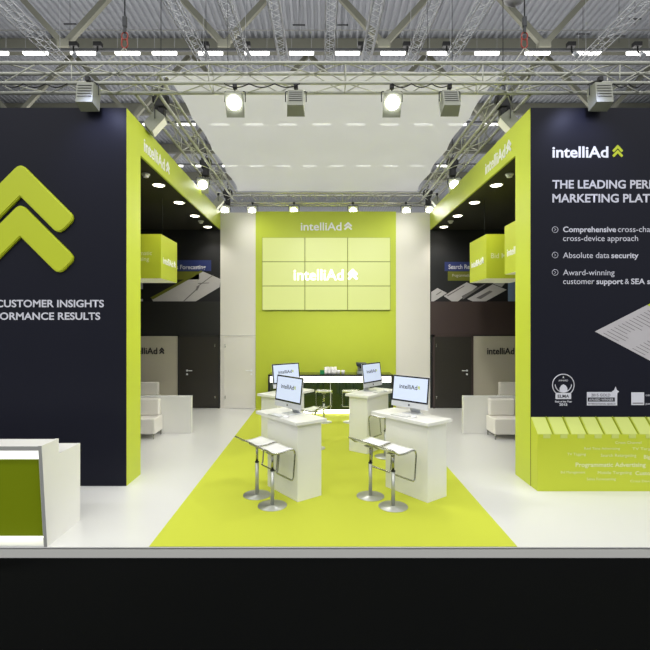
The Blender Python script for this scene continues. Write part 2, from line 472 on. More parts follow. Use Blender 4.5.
flat('name_sign', PB([(444.8,261.8),(482,261.8),(482,271),(444.8,271)]), 'sign_blue', wb, y2)
text('lettering', 'Search Retargeting', 'letter_grey', wb, X(448.6,YB), Z(268.8,YB), .13, X(467.6,YB)-X(448.6,YB), FRONT(y2-.006), bold=.015, ref='Search R')
flat('name_sign', PB([(448,271.4),(490,271.4),(490,280.6),(448,280.6)]), 'sign_green', wb, y2)
text('lettering', 'Programmatic', 'print_grey', wb, X(452.4,YB), Z(276.6,YB), .08, X(470,YB)-X(452.4,YB), FRONT(y2-.006))
for a in ([(431.4,292),(437.6,288),(447.2,293),(434,301.3),(431.4,301.3)],[(443.8,296),(466.8,282.3),(477.6,286.5),(458,301.3),(452,301.3)],[(467.5,299),(493,284.2),(507,289.7),(486,301.3),(473,301.3)],[(491,281.5),(507,281),(502,287),(494,284)]):
    flat('printed_document', PB(a), 'print_grey', wb, y2)
bm = NB()
for a in ([(462,296),(485,283.6),(485.8,284.3),(463,299.5)],[(476,298),(490,290.5),(493,291.5),(481,299)],[(447,295.6),(464,285.6),(465,286),(448,296.2)],[(436,294.5),(441,291.3),(442,291.8),(437,295)]): prism(bm, PB(a), y2-.006, y2-.0035)
obj('printed_lines', bm, 'print_ink', wb)
flat('printed_panel', PB([(508.2,281.5),(530,281.5),(530,301.3),(508.2,301.3)]), 'print_blue', wb, y2)

# ---------------- video wall: nine display panels in one frame
vw = thing('video_wall', 'video wall of nine lit pale green screens on the rear green panel', 'video wall', (0, YB-.03, 0))
vx0, vx1, vz0, vz1 = X(262.2,12.5), X(390.3,12.5), Z(310.3,12.5), Z(237.6,12.5)
bm = NB(); box(bm, vx0, vx1, -.05, 0, vz0, vz1); obj('mounting_frame', bm, 'seam', vw)
for i in range(3):
    for j in range(3):
        w = (vx1-vx0)/3; h = (vz1-vz0)/3; g = .011
        bm = NB(); box(bm, vx0+i*w+g, vx0+(i+1)*w-g, -.085, -.051, vz0+j*h+g, vz0+(j+1)*h-g)
        obj('display_panel', bm, 'video', vw)
mv = FRONT(-.087)
text('lettering', 'intelliAd', 'video_text', vw, X(293.8,12.46), Z(280,12.46), .31, X(343.5,12.46)-X(293.8,12.46), mv, bold=.012, ext=.002)
chevrons('chevron_emblem', 'video_text', vw, X(347.5,12.46), X(358,12.46), Z(280.2,12.46), Z(268.6,12.46), mv, .004)

# ---------------- green plinth with brochure slots below the right navy wall
bx0 = X(537.4,6.33)
pl = thing('brochure_plinth', 'low lime plinth with sloped slotted top and printed words below the right navy wall', 'plinth', (bx0, YF-.004, 0))
Lp = OUT-bx0-.5
bm = NB(); prism_x(bm, [(-.0,0),(-.2,0),(-.2,.78),(-.0,.978)], 0, Lp); obj('body', bm, 'green_box', pl)
bm = NB(); box(bm, -.09, -.001, -.0, -.19, 0, .76); 
d0 = .235
nd = int(Lp/d0)
bm.free()
for i in range(nd):
    xa = 3.176-bx0+i*d0
    bm = NB(); prism_x(bm, [(-.002,.979),(-.2,.781),(-.2,.792),(-.002,.992)], xa, xa+.012); obj('slot_divider', bm, 'green_dark', pl)
    bm = NB(); prism_x(bm, [(-.006,.975),(-.199,.782),(-.199,.787),(-.006,.982)], xa-d0+.03 if i else .004, xa-.012)
    prism_x(bm, [(-.199,.787),(-.199,.73),(-.208,.73),(-.208,.79)], xa-.13, xa-.035)
    obj('brochure_tab', bm, 'green_pale', pl)
fb = FRONT(-.203)
def TB(body, x0, x1, base, cap, bold=0, ref=None, m='letter_pale'):
    D = 6.33
    text('lettering', body, m, pl, X(x0,D)-bx0, Z(base,D), cap/F*D, (x1-x0)/F*D, fb, bold=bold, ref=ref)
TB('Cross Channel', 615, 641, 443.6, 2.6); TB('Real Time Advertising', 584, 619.5, 449.4, 2.4)
TB('TV Targeting', 632, 650, 449.8, 2.6, 0, 'TV Targ'); TB('TV Tagging', 567, 585.5, 455.2, 2.6)
TB('Search Retargeting', 600.5, 636, 456.6, 3); TB('Big Data', 643.5, 662, 458.4, 4, .02)
TB('Programmatic Advertising', 575.3, 645.4, 466.6, 4.6, .02)
TB('Bid Management', 560.5, 585, 473.2, 2.6); TB('Mobile Targeting', 597.5, 631.5, 473.8, 3)
TB('Customer Journey', 635, 650, 474.8, 4, .02, 'Custo'); TB('Sales Forecasting', 586.5, 615.5, 480, 2.6); TB('Cross Device', 630, 653, 482, 2.4)

# ---------------- ceiling fixtures of the side rooms
dl = None
names = ['nearest', 'second nearest', 'third', 'rearmost']
for side, xx in (('left', -3.02), ('right', 3.235)):
    for i, yy in enumerate((8.52, 9.74, 10.94, 12.18)):
        lab = 'recessed round downlight in the %s room ceiling, %s of its row of four' % (side, names[i])
        if dl is None:
            dl = thing('downlight', lab, 'downlight', (xx, yy, ZO), 0, 'recessed downlights of the side rooms')
            bm = NB(); lathe(bm, [(.125,-.001),(.125,-.012),(.1,-.014),(.1,-.001)], 28); obj('trim_ring', bm, 'white', dl)
            bm = NB(); lathe(bm, [(.099,-.002),(.095,-.0145),(.01,-.017)], 28); obj('lamp', bm, 'down', dl)
        else: dup(dl, (xx, yy, ZO), 0, lab)
sd = None
for side, xx in (('left', -3.02), ('right', 3.225)):
    for i, yy in enumerate((7.9, 11.5)):
        lab = 'small white smoke detector on the %s room ceiling, the %s one' % (side, ('nearer','farther')[i])
        if sd is None:
            sd = thing('smoke_detector', lab, 'smoke detector', (xx, yy, ZO), 0, 'smoke detectors of the side rooms')
            bm = NB(); lathe(bm, [(.07,0),(.07,-.02),(.06,-.03)], 24); obj('mounting_base', bm, 'white', sd)
            bm = NB(); lathe(bm, [(.05,-.03),(.045,-.06),(.02,-.07)], 24); obj('sensor_head', bm, 'cup', sd)
        else: dup(sd, (xx, yy, ZO), 0, lab)

# ---------------- hanging lime cubes
def cube(x0, y0, size, side, label, front, fref, fx):
    """x0: inner face x, y0: front face y, box spans away from the aisle"""
    zb = 3.19; dp = 1.0
    t = thing('hanging_sign_cube', label, 'hanging sign', (x0, y0, zb), 0, 'lime sign cubes hanging in the side rooms')
    sx = -1 if side == 'left' else 1
    bm = NB(); box(bm, 0, sx*size, 0, dp, .005, size); obj('box_body', bm, 'green_box', t)
    bm = NB(); box(bm, .01*sx, sx*(size-.01), .01, dp-.01, 0, .0048); obj('light_panel', bm, 'cube_lower', t)
    for cx in (.12, size-.12):
        bm = NB(); rod(bm, (sx*cx, size/2, size), (sx*cx, size/2, ZO-zb), .003, 6); obj('suspension_wire', bm, 'dark_steel', t)
    if side == 'left':
        logo(t, .12, dp-.12, .31, .14, SIDE_L(.003), ext=.002)
        for k, l in enumerate(front): text('lettering', l, 'letter_pale', t, 0, .46-.115*k, .085, fx[k], FRONT(-.003), right=-.176-.054*k, bold=.005, ref=fref[k])
    else:
        logo(t, -dp+.12, -.12, .31, .14, SIDE_R(-.003), ext=.002)
        for k, l in enumerate(front): text('lettering', l, 'letter_pale', t, .09, .40-.17*k, .105, fx[k], FRONT(-.003), bold=.01, ref=fref[k])
    return t
cube(-3.145, 9.0, .87, 'left', 'lime sign cube hanging in the left room', ['Programmatic','Advertising'], ['matic','ing'], [.24,.13])
cube(3.22, 9.0, .87, 'right', 'lime sign cube hanging in the right room, farther one reading Bid Management', ['Bid Management'], ['Bid Ma'], [.36])
cube(3.3, 7.3, .87, 'right', 'lime sign cube in the right room, nearer one mostly hidden by the portal column', ['Cross Device'], ['Cross'], [.3])

# ---------------- reception counter
XRt, ZRt = -2.832, 1.067
rc = thing('reception_counter', 'white reception counter with dark green recessed front at the left platform edge', 'counter', (XRt, YE, 0))
W = -3.2
side = [(0.0,0),(-.095,ZRt),(.21,ZRt),(.21,.905),(.65,.905),(.65,0)]
bm = NB(); prism_x(bm, side, -.035, 0); obj('side_panel', bm, 'white', rc)
bm = NB(); prism_x(bm, side, W, W+.035); obj('side_panel', bm, 'white', rc)
bm = NB(); prism_x(bm, [(-.0945,1.062),(-.0905,1.018),(.208,1.018),(.208,1.062)], W+.035, -.035); obj('top_shelf', bm, 'white', rc)
bm = NB(); box(bm, W+.035, -.035, .212, .648, .87, .904); obj('work_surface', bm, 'white', rc)
bm = NB(); prism_x(bm, [(0.004,0.0),(.002,.012),(.12,.05),(.2,.05),(.2,0)], W+.035, -.035); obj('base_ledge', bm, 'white', rc)
bm = NB(); prism_x(bm, [(.06,.085),(-.01,.905),(.01,.905),(.08,.085)], W+.036, -.036); obj('front_panel', bm, 'reception_green', rc)
bm = NB(); box(bm, W+.036, -.036, .2, .21, 0.0, 1.017); obj('back_panel', bm, 'white_gloss', rc)
bm = NB(); box(bm, W+.037, -.037, .03, .045, .88, 1.016); obj('light_diffuser', bm, 'led', rc)
bm = NB(); box(bm, W+.037, -.037, .1, .115, .052, .12); obj('light_diffuser', bm, 'led_low', rc)
bm = NB(); prism_x(bm, [(-.001,0),(-.0965,ZRt+.001),(-.0955,ZRt+.001),(0.0,0)], -.032, .0015); 
prism_x(bm, [(-.0955,1.063),(-.0935,1.022),(-.0925,1.022),(-.0945,1.063)], W, -.032); obj('shaded_edge_band', bm, 'edge_grey', rc)  # grey puts shade into the side panel's front edge; also edges the top shelf

# ---------------- bar at the back
YBAR = 11.74
b0, b1 = X(268,YBAR), X(393.2,YBAR); wbar = b1-b0
br = thing('bar_counter', 'long bar counter with lit white band and dark glossy front before the green panel', 'bar', (b0, YBAR, .0065))
bm = NB(); box(bm, 0, wbar, 0, .6, .96, 1.0, .004); obj('counter_top', bm, 'black_gloss', br)
bm = NB(); box(bm, .05, wbar-.05, .0, .04, .8, .957); obj('light_band', bm, 'led', br)
bm = NB(); box(bm, 0, .048, .0, .6, 0, .958); obj('end_panel', bm, 'black_matte', br)
bm = NB(); box(bm, wbar-.048, wbar, .0, .6, 0, .958); obj('end_panel', bm, 'black_matte', br)
bm = NB(); box(bm, .05, wbar-.05, .1, .58, .07, .95); obj('carcass', bm, 'black_matte', br)
seam = X(330.5,YBAR)-b0
for a, b in ((.05,seam-.008),(seam+.008,wbar-.05)):
    n = 1
    bm = NB(); box(bm, a, b, .03, .06, .1, .795); obj('front_panel', bm, 'bar_glass', br)
bm = NB(); box(bm, seam-.006, seam+.006, .035, .05, .1, .795); obj('panel_joint', bm, 'cup', br)
bm = NB(); box(bm, .06, wbar-.06, .05, .09, .01, .09); obj('toe_light', bm, 'led_toe', br)
# things on the bar
bm = NB(); box(bm, X(320,11.9), X(324.4,11.9), 11.85, 11.97, 1.0075, 1.1065, .006)
t = tag(obj('green_carton', bm, 'cup_green'), 'small bright green carton at the left end of the cups on the bar', 'box')
cup = None
cups = [(325.6,0,.0),(327.6,.09,0),(329.2,0,.0),(331.4,.07,.0),(333.4,0,0),(335.4,.08,0)]
wc = ['leftmost, right beside the green carton','second from the left, set back','third from the left','fourth from the left, set back','fifth from the left','rightmost of the six']
for i, (cx, dy, dz) in enumerate(cups):
    lab = 'stack of white cups on the bar top, '+wc[i]
    loc = (X(cx,11.9), 11.87+dy, 1.0075)
    if cup is None:
        cup = thing('cup_stack', lab, 'cups', loc, 0, 'cup stacks on the bar')
        for q in range(4):
            bm = NB(); z = q*.035; lathe(bm, [(.026,z),(.036,z+.075),(.033,z+.075),(.02,z+.02)], 18); obj('cup', bm, 'cup', cup)
    else: dup(cup, loc, 0, lab)
for i, cx in enumerate((338.4, 343)):
    bm = NB(); lathe(bm, [(.04,0),(.045,.05),(.05,.09),(.042,.1),(.03,.102)], 18)
    o = tag(obj('sugar_bowl', bm, 'cup'), 'low white lidded bowl on the bar, %s of the cup stacks' % ('just right','farther right'), 'bowl') if False else tag(obj('lidded_bowl', bm, 'cup'), ('low white lidded bowl right beside the cup stacks on the bar','low white lidded bowl farthest from the cup stacks, towards the coffee machine')[i], 'bowl')
    o.location = (X(cx,11.9), 11.92, 1.0075)
cm = thing('coffee_machine', 'grey and blue coffee machine on the bar, half hidden by a monitor', 'coffee machine', (X(361,12), 11.83, 1.0075))
bm = NB(); box(bm, -.1, .14, 0, .36, 0, .06, .01); obj('drip_tray', bm, 'machine', cm)
bm = NB(); box(bm, -.08, .14, .16, .36, .06, .24, .01); obj('body', bm, 'machine', cm)
bm = NB(); box(bm, -.12, .14, -.0, .36, .2, .285, .015); obj('brew_head', bm, 'machine_dark', cm)
bm = NB(); rod(bm, (-.02,.07,.2), (-.02,.07,.15), .02, 12); obj('spout', bm, 'black_matte', cm)

# ---------------- info desks
A0 = math.radians(37.5)
DZ = 1.04
desk = None
desks = [('white high info desk, front right one', (1.357,5.89), 1), ('white high info desk, front left one', (-.31,5.92), 1),
         ('white high info desk, rear right one near the bar end', (.803,8.1), -1), ('white high info desk, rear left one near the white door', (-.79,8.1), -1)]
def make_desk(lab, loc, mir):
    t = thing('info_desk', lab, 'desk', (loc[0], loc[1], .006), A0 if mir > 0 else -A0, 'white high info desks on the green carpet')
    u = mir    # width runs along +x (mirrored: -x), length along +y
    def B(name, x0, x1, y0, y1, z0, z1, m, bev=0):
        bm = NB(); box(bm, *(sorted((u*x0, u*x1))), y0, y1, z0, z1, bev); return obj(name, bm, m, t)
    B('cabinet', 0, .386, 0, .75, 0, DZ-.051, 'white', .003)
    B('table_top', -.05, .44, -.05, 1.0, DZ-.05, DZ-.006, 'white', .004)
    return t
for i, (lab, loc, mir) in enumerate(desks): make_desk(lab, loc, mir)

# computers (all-in-one), keyboards, mice
def make_pc(lab, loc, yaw):
    t = thing('desktop_computer', lab, 'computer', loc, yaw, 'slim all-in-one computers on the info desks')
    W2, Ht, z0 = .305, .44, .09
    mt = Matrix.Translation((0,0,z0)) @ Matrix.Rotation(math.radians(-7), 4, 'X')
    bm = NB(); box(bm, -W2, W2, 0, .012, 0, Ht, .004, mt); box(bm, -W2*.8, W2*.8, .012, .035, .05, Ht-.05, .01, mt); obj('housing', bm, 'pc_alu', t)
    bm = NB(); box(bm, -W2+.001, W2-.001, -.003, -.0002, .078, Ht-.002, 0, mt); bz = obj('screen_bezel', bm, 'black_gloss', t)
    bm = NB(); box(bm, -W2+.022, W2-.022, -.0045, -.0032, .1, Ht-.022, 0, mt); obj('display', bm, 'screen', t)
    bm = NB(); lathe(bm, [(.013,0),(.013,.002)], 16); bmesh.ops.transform(bm, matrix=mt @ Matrix.Translation((0,-.0005,.038)) @ Matrix.Rotation(PI/2,4,'X'), verts=bm.verts[:]); obj('emblem', bm, 'black_gloss', t)
    text('lettering', 'intelliAd', 'screen_text', t, -.18, .258, .065, .3, mt @ FRONT(-.0058), bold=.012)
    chevrons('chevron_emblem', 'green', t, .125, .168, .262, .318, mt @ FRONT(-.0052), .0005)
    bm = NB(); box(bm, -.11, .11, -.01, .19, 0, .008, .003)
    prism_x(bm, [(.165,.006),(.175,.006),(.075,.26),(.06,.255)], -.085, .085); obj('stand', bm, 'pc_alu', t)
    return t
zt = DZ+.0015
pcs = [('aluminium computer on the front right desk', (1.215,6.42), -46), ('aluminium computer on the front left desk', (-.485,6.42), -50),
       ('aluminium computer on the rear right desk', (.97,8.62), 50), ('aluminium computer on the rear left desk', (-.635,8.5), 40)]
for lab, (x, y), yw in pcs:
    make_pc(lab+' with lit screen', (x, y, zt), math.radians(yw))
    nm = lab.split('on the ')[1]
    R = Matrix.Rotation(math.radians(yw), 4, 'Z')
    p = Vector((x, y, 0))+R @ Vector((-.02,-.16,0)); p.z = zt
    k = thing('keyboard', 'slim white keyboard on the '+nm, 'keyboard', p, math.radians(yw), 'keyboards on the info desks')
    bm = NB(); box(bm, -.14, .14, -.055, .055, 0, .008, .002); obj('base', bm, 'brushed', k)
    bm = NB()
    for r in range(5):
        for c in range(12): box(bm, -.133+c*.0223, -.133+c*.0223+.019, -.05+r*.0205, -.05+r*.0205+.017, .0082, .0105)
    obj('keys', bm, 'white_gloss', k)
    p = Vector((x, y, 0))+R @ Vector((.185,-.15,0)); p.z = zt
    bm = NB(); bmesh.ops.create_uvsphere(bm, u_segments=16, v_segments=8, radius=1); bmesh.ops.scale(bm, vec=(.029,.055,.018), verts=bm.verts[:])
    bmesh.ops.translate(bm, vec=(0,0,.009), verts=bm.verts[:])
    for v in bm.verts:
        v.co.z = max(v.co.z, 0)
    for f2 in bm.faces: f2.smooth = True
    mo = tag(obj('computer_mouse', bm, 'white_gloss'), 'rounded white mouse beside the keyboard on the '+nm, 'mouse', 'mice on the info desks')
    mo.location = p; mo.rotation_euler = (0,0,math.radians(yw))

# ---------------- bar stools (local +x = front of seat, width along y)
def make_stool(lab, loc, rz):
    t = thing('bar_stool', lab, 'bar stool', loc, rz, 'white and chrome bar stools')
    bm = NB(); lathe(bm, [(.18,0),(.185,.002),(.184,.007),(.032,.009),(.03,.014)], 48); obj('base', bm, 'brushed', t)
    bm = NB(); rod(bm, (0,0,.014), (0,0,.45), .024, 20); obj('column', bm, 'brushed', t)
    bm = NB(); rod(bm, (0,0,.44), (0,0,.455), .028, 20); obj('collar', bm, 'black_matte', t)
    bm = NB(); rod(bm, (0,0,.45), (0,0,.672), .017, 16); box(bm, -.07, .07, -.05, .05, .667, .679); obj('upper_column', bm, 'chrome', t)
    prof = [(-.15,.735),(-.1,.706),(-.05,.697),(.02,.698),(.09,.706),(.145,.716),(.18,.714),(.195,.70)]
    bm = NB(); rows = []
    hw = .175
    for x, z in prof:
        r = []
        for k in range(9):
            y = -hw+2*hw*k/8; r.append((x, y, z+.006*(abs(y)/hw)**2))
        rows.append(r)
    top = [[bm.verts.new((a,b,c+.013)) for a,b,c in r] for r in rows]; bot = [[bm.verts.new((a,b,c)) for a,b,c in r] for r in rows]
    n, k_ = len(rows), 9
    for i in range(n-1):
        for j in range(k_-1):
            bm.faces.new((top[i][j],top[i+1][j],top[i+1][j+1],top[i][j+1])); bm.faces.new((bot[i][j+1],bot[i+1][j+1],bot[i+1][j],bot[i][j]))
        bm.faces.new((top[i][0],bot[i][0],bot[i+1][0],top[i+1][0])); bm.faces.new((top[i+1][-1],bot[i+1][-1],bot[i][-1],top[i][-1]))
    for j in range(k_-1):
        bm.faces.new((top[0][j+1],bot[0][j+1],bot[0][j],top[0][j])); bm.faces.new((top[-1][j],bot[-1][j],bot[-1][j+1],top[-1][j+1]))
    bmesh.ops.recalc_face_normals(bm, faces=bm.faces[:])
    for q in bm.faces: q.smooth = True
    obj('seat', bm, 'white_gloss', t)
    # frame: one closed tube - rear hoop, both sides, footrest
    w = hw+.009
    half = [(-.235,.787),(-.175,.757),(-.135,.724),(-.09,.703),(.02,.7),(.145,.716),(.205,.71),(.222,.66),(.195,.36),(.18,.335)]
    L = [(x,-w,z) for x, z in half]; Rr = [(x,w,z) for x, z in half][::-1]
    pts = rounded([((L[0][0]),0,L[0][1]*0+half[0][1])]+L+[(.176,-w*.9,.33),(.176,w*.9,.33)]+Rr+[(half[0][0],0,half[0][1])], .03, 3)[:-1]
    bm = NB(); tube(bm, pts, .011, 8, True); obj('tube_frame_with_footrest', bm, 'chrome', t)
    return t
s0 = make_stool('bar stool at the front left desk, outer one standing farther left', (-.868,6.17,.006), A0)
dup(s0, (-.623,5.81,.006), A0, 'bar stool at the front left desk, nearer the camera')
dup(s0, (.649,6.13,.006), A0, 'bar stool at the front right desk, the left one')
dup(s0, (.898,5.78,.006), A0, 'bar stool at the front right desk, nearer the camera')
dup(s0, (1.10,7.95,.006), PI-A0, 'bar stool behind the front right desk, facing the rear right desk')
dup(s0, (-.12,8.5,.006), PI-A0, 'bar stool behind the front left desk, facing the rear left desk')
dup(s0, (.05,10.75,.006), PI/2, 'bar stool at the bar, the left one beside the panel joint')
dup(s0, (.68,10.75,.006), PI/2, 'bar stool at the bar, the right one half behind the rear right desk')

# ---------------- lounge seats and low partitions
def make_seat(lab, loc):
    t = thing('lounge_chair', lab, 'armchair', loc, 0, 'white leather lounge chairs')
    w = .29
    bm = NB(); box(bm, -w, w, 0, .48, .1, .41, .02); obj('seat', bm, 'leather', t)
    bm = NB(); box(bm, -w+.03, w-.03, .33, .475, .412, .755, .03); obj('backrest', bm, 'leather', t)
    for x in (-w+.03, w-.03):
        for y in (.03, .45):
            bm = NB(); rod(bm, (x,y,0), (x,y,.102), .014, 10); obj('leg', bm, 'chrome', t)
    return t
l0 = make_seat('white leather lounge chair in the left room, in front of the low partition', (-3.33-.29, 9.16, 0))
dup(l0, (3.43+.29, 9.13, 0), 0, 'white leather lounge chair in the right room, in front of the low partition')
dup(l0, (-4.31-.29, 11.85, 0), 0, 'white leather lounge chair at the back wall of the left room')
dup(l0, (4.69+.29, 11.85, 0), 0, 'white leather lounge chair at the back wall of the right room')
for lab, a, b in (('low white partition in the left room behind the lounge chair', -4.6, -2.74), ('low white partition in the right room behind the lounge chair', 2.975, 4.8)):
    t = thing('low_partition', lab, 'partition', ((a+b)/2, 9.66, 0)); h = (b-a)/2
    bm = NB(); box(bm, -h, h, -.0, .1, 0, .762, .002); obj('panel', bm, 'white', t)
    bm = NB(); box(bm, -h, h, -.004, .104, .763, .785, .002); obj('cap', bm, 'white_gloss', t)

# ---------------- lighting truss frame
def make_truss(lab, a, b, sec_y, sec_z, flat_=False, group='box trusses of the lighting rig', r=.025, rb=.009, pitch=.5, name='lighting_truss', m='alu', cat='truss'):
    """box truss from a to b; sec_y = horizontal offset vector to the second pair of chords, sec_z height"""
    a = Vector(a); b = Vector(b); d = (b-a); L = d.length; d.normalize(); sy = Vector(sec_y); sz = Vector((0,0,sec_z))
    t = thing(name, lab, cat, a, 0, group)
    offs = [Vector((0,0,0)), sy, sz, sy+sz]
    for o in offs:
        bm = NB(); rod(bm, o, o+d*L, r, 10); obj('chord', bm, m, t)
    n = max(1, round(L/pitch)); bm = NB(); st = L/n
    for i in range(n):
        p = d*(i*st); q = d*((i+1)*st)
        pr = ((offs[0],offs[2]),(offs[1],offs[3]),(offs[0],offs[1]),(offs[2],offs[3]))
        if flat_: pr = pr[2:]
        for A_, B_ in pr:
            if i % 2: A_, B_ = B_, A_
            rod(bm, p+A_, q+B_, rb, 6)
    for i in range(0, n+1, 4):
        if flat_: break
        p = d*(min(L,i*st))
        for A_, B_ in ((offs[0],offs[1]),(offs[1],offs[3]),(offs[3],offs[2]),(offs[2],offs[0])): rod(bm, p+A_, p+B_, rb, 6)
    obj('lattice', bm, m, t)
    return t
TB_, TT = 5.795, .29
ft = make_truss('long front truss of the lighting rig spanning the whole stand', (-7.6,6.67,TB_), (7.8,6.67,TB_), (0,.29,0), TT, pitch=.5)
make_truss('left side truss of the lighting rig above the left portal', (-2.48,7.0,TB_), (-2.48,13.25,TB_), (-.35,0,0), TT, pitch=.55)
make_truss('right side truss of the lighting rig above the right portal', (2.82,7.0,TB_), (2.82,13.25,TB_), (.35,0,0), TT, pitch=.55)
make_truss('short rear truss of the lighting rig above the back wall', (-3.0,13.3,TB_), (3.3,13.3,TB_), (0,.29,0), TT, pitch=.3)
# canopy
bm = NB(); nx, ny = 40, 44; g = []
for j in range(ny+1):
    v = j/ny; row = []
    for i in range(nx+1):
        u = i/nx
        y = 6.99+(13.26-6.99)*v
        half = 2.58-.05*abs(math.sin(v*PI*4.0))
        x = .17+(u-.5)*2*half
        z = 6.13-.03*math.sin(u*PI)*math.sin(v*PI)+.012*math.sin(v*26+u*3)*math.sin(u*21)
        row.append(bm.verts.new((x,y,z)))
    g.append(row)
for j in range(ny):
    for i in range(nx):
        q = bm.faces.new((g[j][i],g[j][i+1],g[j+1][i+1],g[j+1][i])); q.smooth = True
cn = thing('cloth_canopy', 'large thin white cloth canopy stretched flat inside the truss frame', 'canopy', (0,0,0))
obj('cloth', bm, 'canopy_cloth', cn)
for v in (.02,.26,.5,.74,.98):
    y = 6.99+6.27*v
    bm = NB(); tube(bm, [(-2.4,y,6.13),(-2.46,y,6.12),(-2.48,y,6.11)], .006, 6); obj('tie_cord', bm, 'alu_white', cn)
    bm = NB(); tube(bm, [(2.73,y,6.13),(2.79,y,6.12),(2.82,y,6.11)], .006, 6); obj('tie_cord', bm, 'alu_white', cn)

# flood lights (origin at the clamp under the truss; lamp body hangs below; faces -y before rotation)
def make_flood(lab, loc, rz, tilt, lens, group):
    t = thing('flood_light', lab, 'flood light', loc, rz, group)
    bm = NB(); box(bm, -.03, .03, -.03, .03, -.03, .03, .004); rod(bm, (0,0,-.03), (0,0,-.07), .01); obj('clamp', bm, 'black_matte', t)
    bm = NB(); tube(bm, rounded([(-.15,0,-.22),(-.15,0,-.07),(.15,0,-.07),(.15,0,-.22)], .02), .008, 6); obj('yoke', bm, 'dark_steel', t)
    R = Matrix.Translation((0,0,-.21)) @ Matrix.Rotation(math.radians(-tilt), 4, 'X')
    bm = NB()
    f_ = [(-.13,-.09,.13),(.13,-.09,.13),(.13,-.09,-.2),(-.13,-.09,-.2)]; b_ = [(-.115,.09,.12),(.115,.09,.12),(.115,.09,-.17),(-.115,.09,-.17)]
    A = [bm.verts.new(R @ Vector(p)) for p in f_]; B = [bm.verts.new(R @ Vector(p)) for p in b_]
    for i in range(4): bm.faces.new((A[i],A[(i+1)%4],B[(i+1)%4],B[i]))
    bm.faces.new(A[::-1]); bm.faces.new(B)
    bmesh.ops.recalc_face_normals(bm, faces=bm.faces[:]); h = obj('housing', bm, 'grey_housing', t)
    for k in range(5):
        bm = NB(); box(bm, -.095, .095, .09, .105, -.09+k*.04, -.082+k*.04, 0, R); obj('cooling_fin', bm, 'edge_grey', h)
    bm = NB()
    if lens == 'lens_on': lathe(bm, [(.095,0),(.09,.02),(.03,.035)], 28); bmesh.ops.transform(bm, matrix=R @ Matrix.Translation((0,-.092,0)) @ Matrix.Rotation(PI/2,4,'X'), verts=bm.verts[:])
    else: box(bm, -.11, .11, -.098, -.091, -.18, .11, 0, R)
    obj('lens', bm, lens, t)
    return t
GR = 'flood lights clamped to the truss rig'
def spot(loc, tgt, e, size=.12, ang=100, blend=.6, col=(1,.98,.94)):
    L = bpy.data.lights.new('spot_beam', 'SPOT'); L.energy = e; L.spot_size = math.radians(ang); L.spot_blend = blend
    L.shadow_soft_size = size; L.color = col
    o = bpy.data.objects.new('spot_beam', L); C.objects.link(o); o.location = loc
    d = Vector(tgt)-Vector(loc); o.rotation_euler = d.to_track_quat('-Z','Y').to_euler(); return o
SP = 1.0
# front truss: two lit, four unlit facing away
for pxx, lab in ((236,'lit flood light under the front truss, left of the two lit ones'),(391,'lit flood light under the front truss, right of the two lit ones')):
    D = 6.75; x = X(pxx,D)
    make_flood(lab, (x, 6.67, TB_-.055), 0, -38, 'lens_on', GR)
    spot((x, 6.5, 5.42), (x*.5, 5.6, 0), 55*SP, .2, 125)
for pxx, lab in ((89,'unlit grey flood light above the left navy wall'),(296,'unlit grey flood light near the middle of the front truss'),(449,'unlit grey flood light on the front truss before the canopy right edge'),(599,'unlit grey flood light above the right navy wall')):
    D_ = 6.67 if pxx in (296,449) else 6.38
    fl = make_flood(lab, (X(pxx,D_+.03), D_, TB_-.055 if D_ > 6.5 else TB_-.1), PI, -22 if pxx in (296,449) else -8, 'lens_dim' if pxx in (449,296) else 'lens_off', GR)
    if D_ < 6.5:
        bm = NB(); beam(bm, (0,-.03,0), (0,-.29,.075), .03, .02); obj('bracket_arm', bm, 'black_matte', fl)
    if pxx in (296,449): spot((X(pxx,6.7), 6.86, 5.42), (X(pxx,6.7)*1.0, YB, 2.3), 520, .15, 66, 1)
# side trusses
for sx, nm, xs in ((-1,'left',(-2.64,-2.74,-2.74,-2.74)), (1,'right',(2.98,3.06,3.06,3.06))):
    wn = ['nearest','second','third','rearmost']
    for i, y in enumerate((7.35,10.6,12.2,13.0)):
        on = i in (1,3)
        rz = (-.25*sx if on else -1.75*sx)
        make_flood('flood light under the %s side truss, %s along it' % (nm, wn[i]), (xs[i], y, TB_-.055), rz, -30 if on else -40, 'lens_on' if on else 'lens_dim', GR)
    spot((xs[0]-.35*sx, 7.4, 5.45), (XR if sx < 0 else XL, 6.85, 3.0), 680, .15, 80, 1)
    for y in (8.3, 10.4, 12.0): spot((xs[1]-.35*sx, y, 5.45), (-sx*1.6, y-.6, 0), 85*SP, .25, 125, 1)
for k, pxx in enumerate((252.5,294,353,406)):
    x = X(pxx,13.25)
    make_flood('lit flood light above the back wall, %s of four' % ['leftmost','second from left','third from left','rightmost'][k], (x, 13.26, TB_-.01), 0, -30, 'lens_on', GR)
    spot((x, 13.05, 5.52), (x, 9.6, 0), 120*SP, .15, 110)
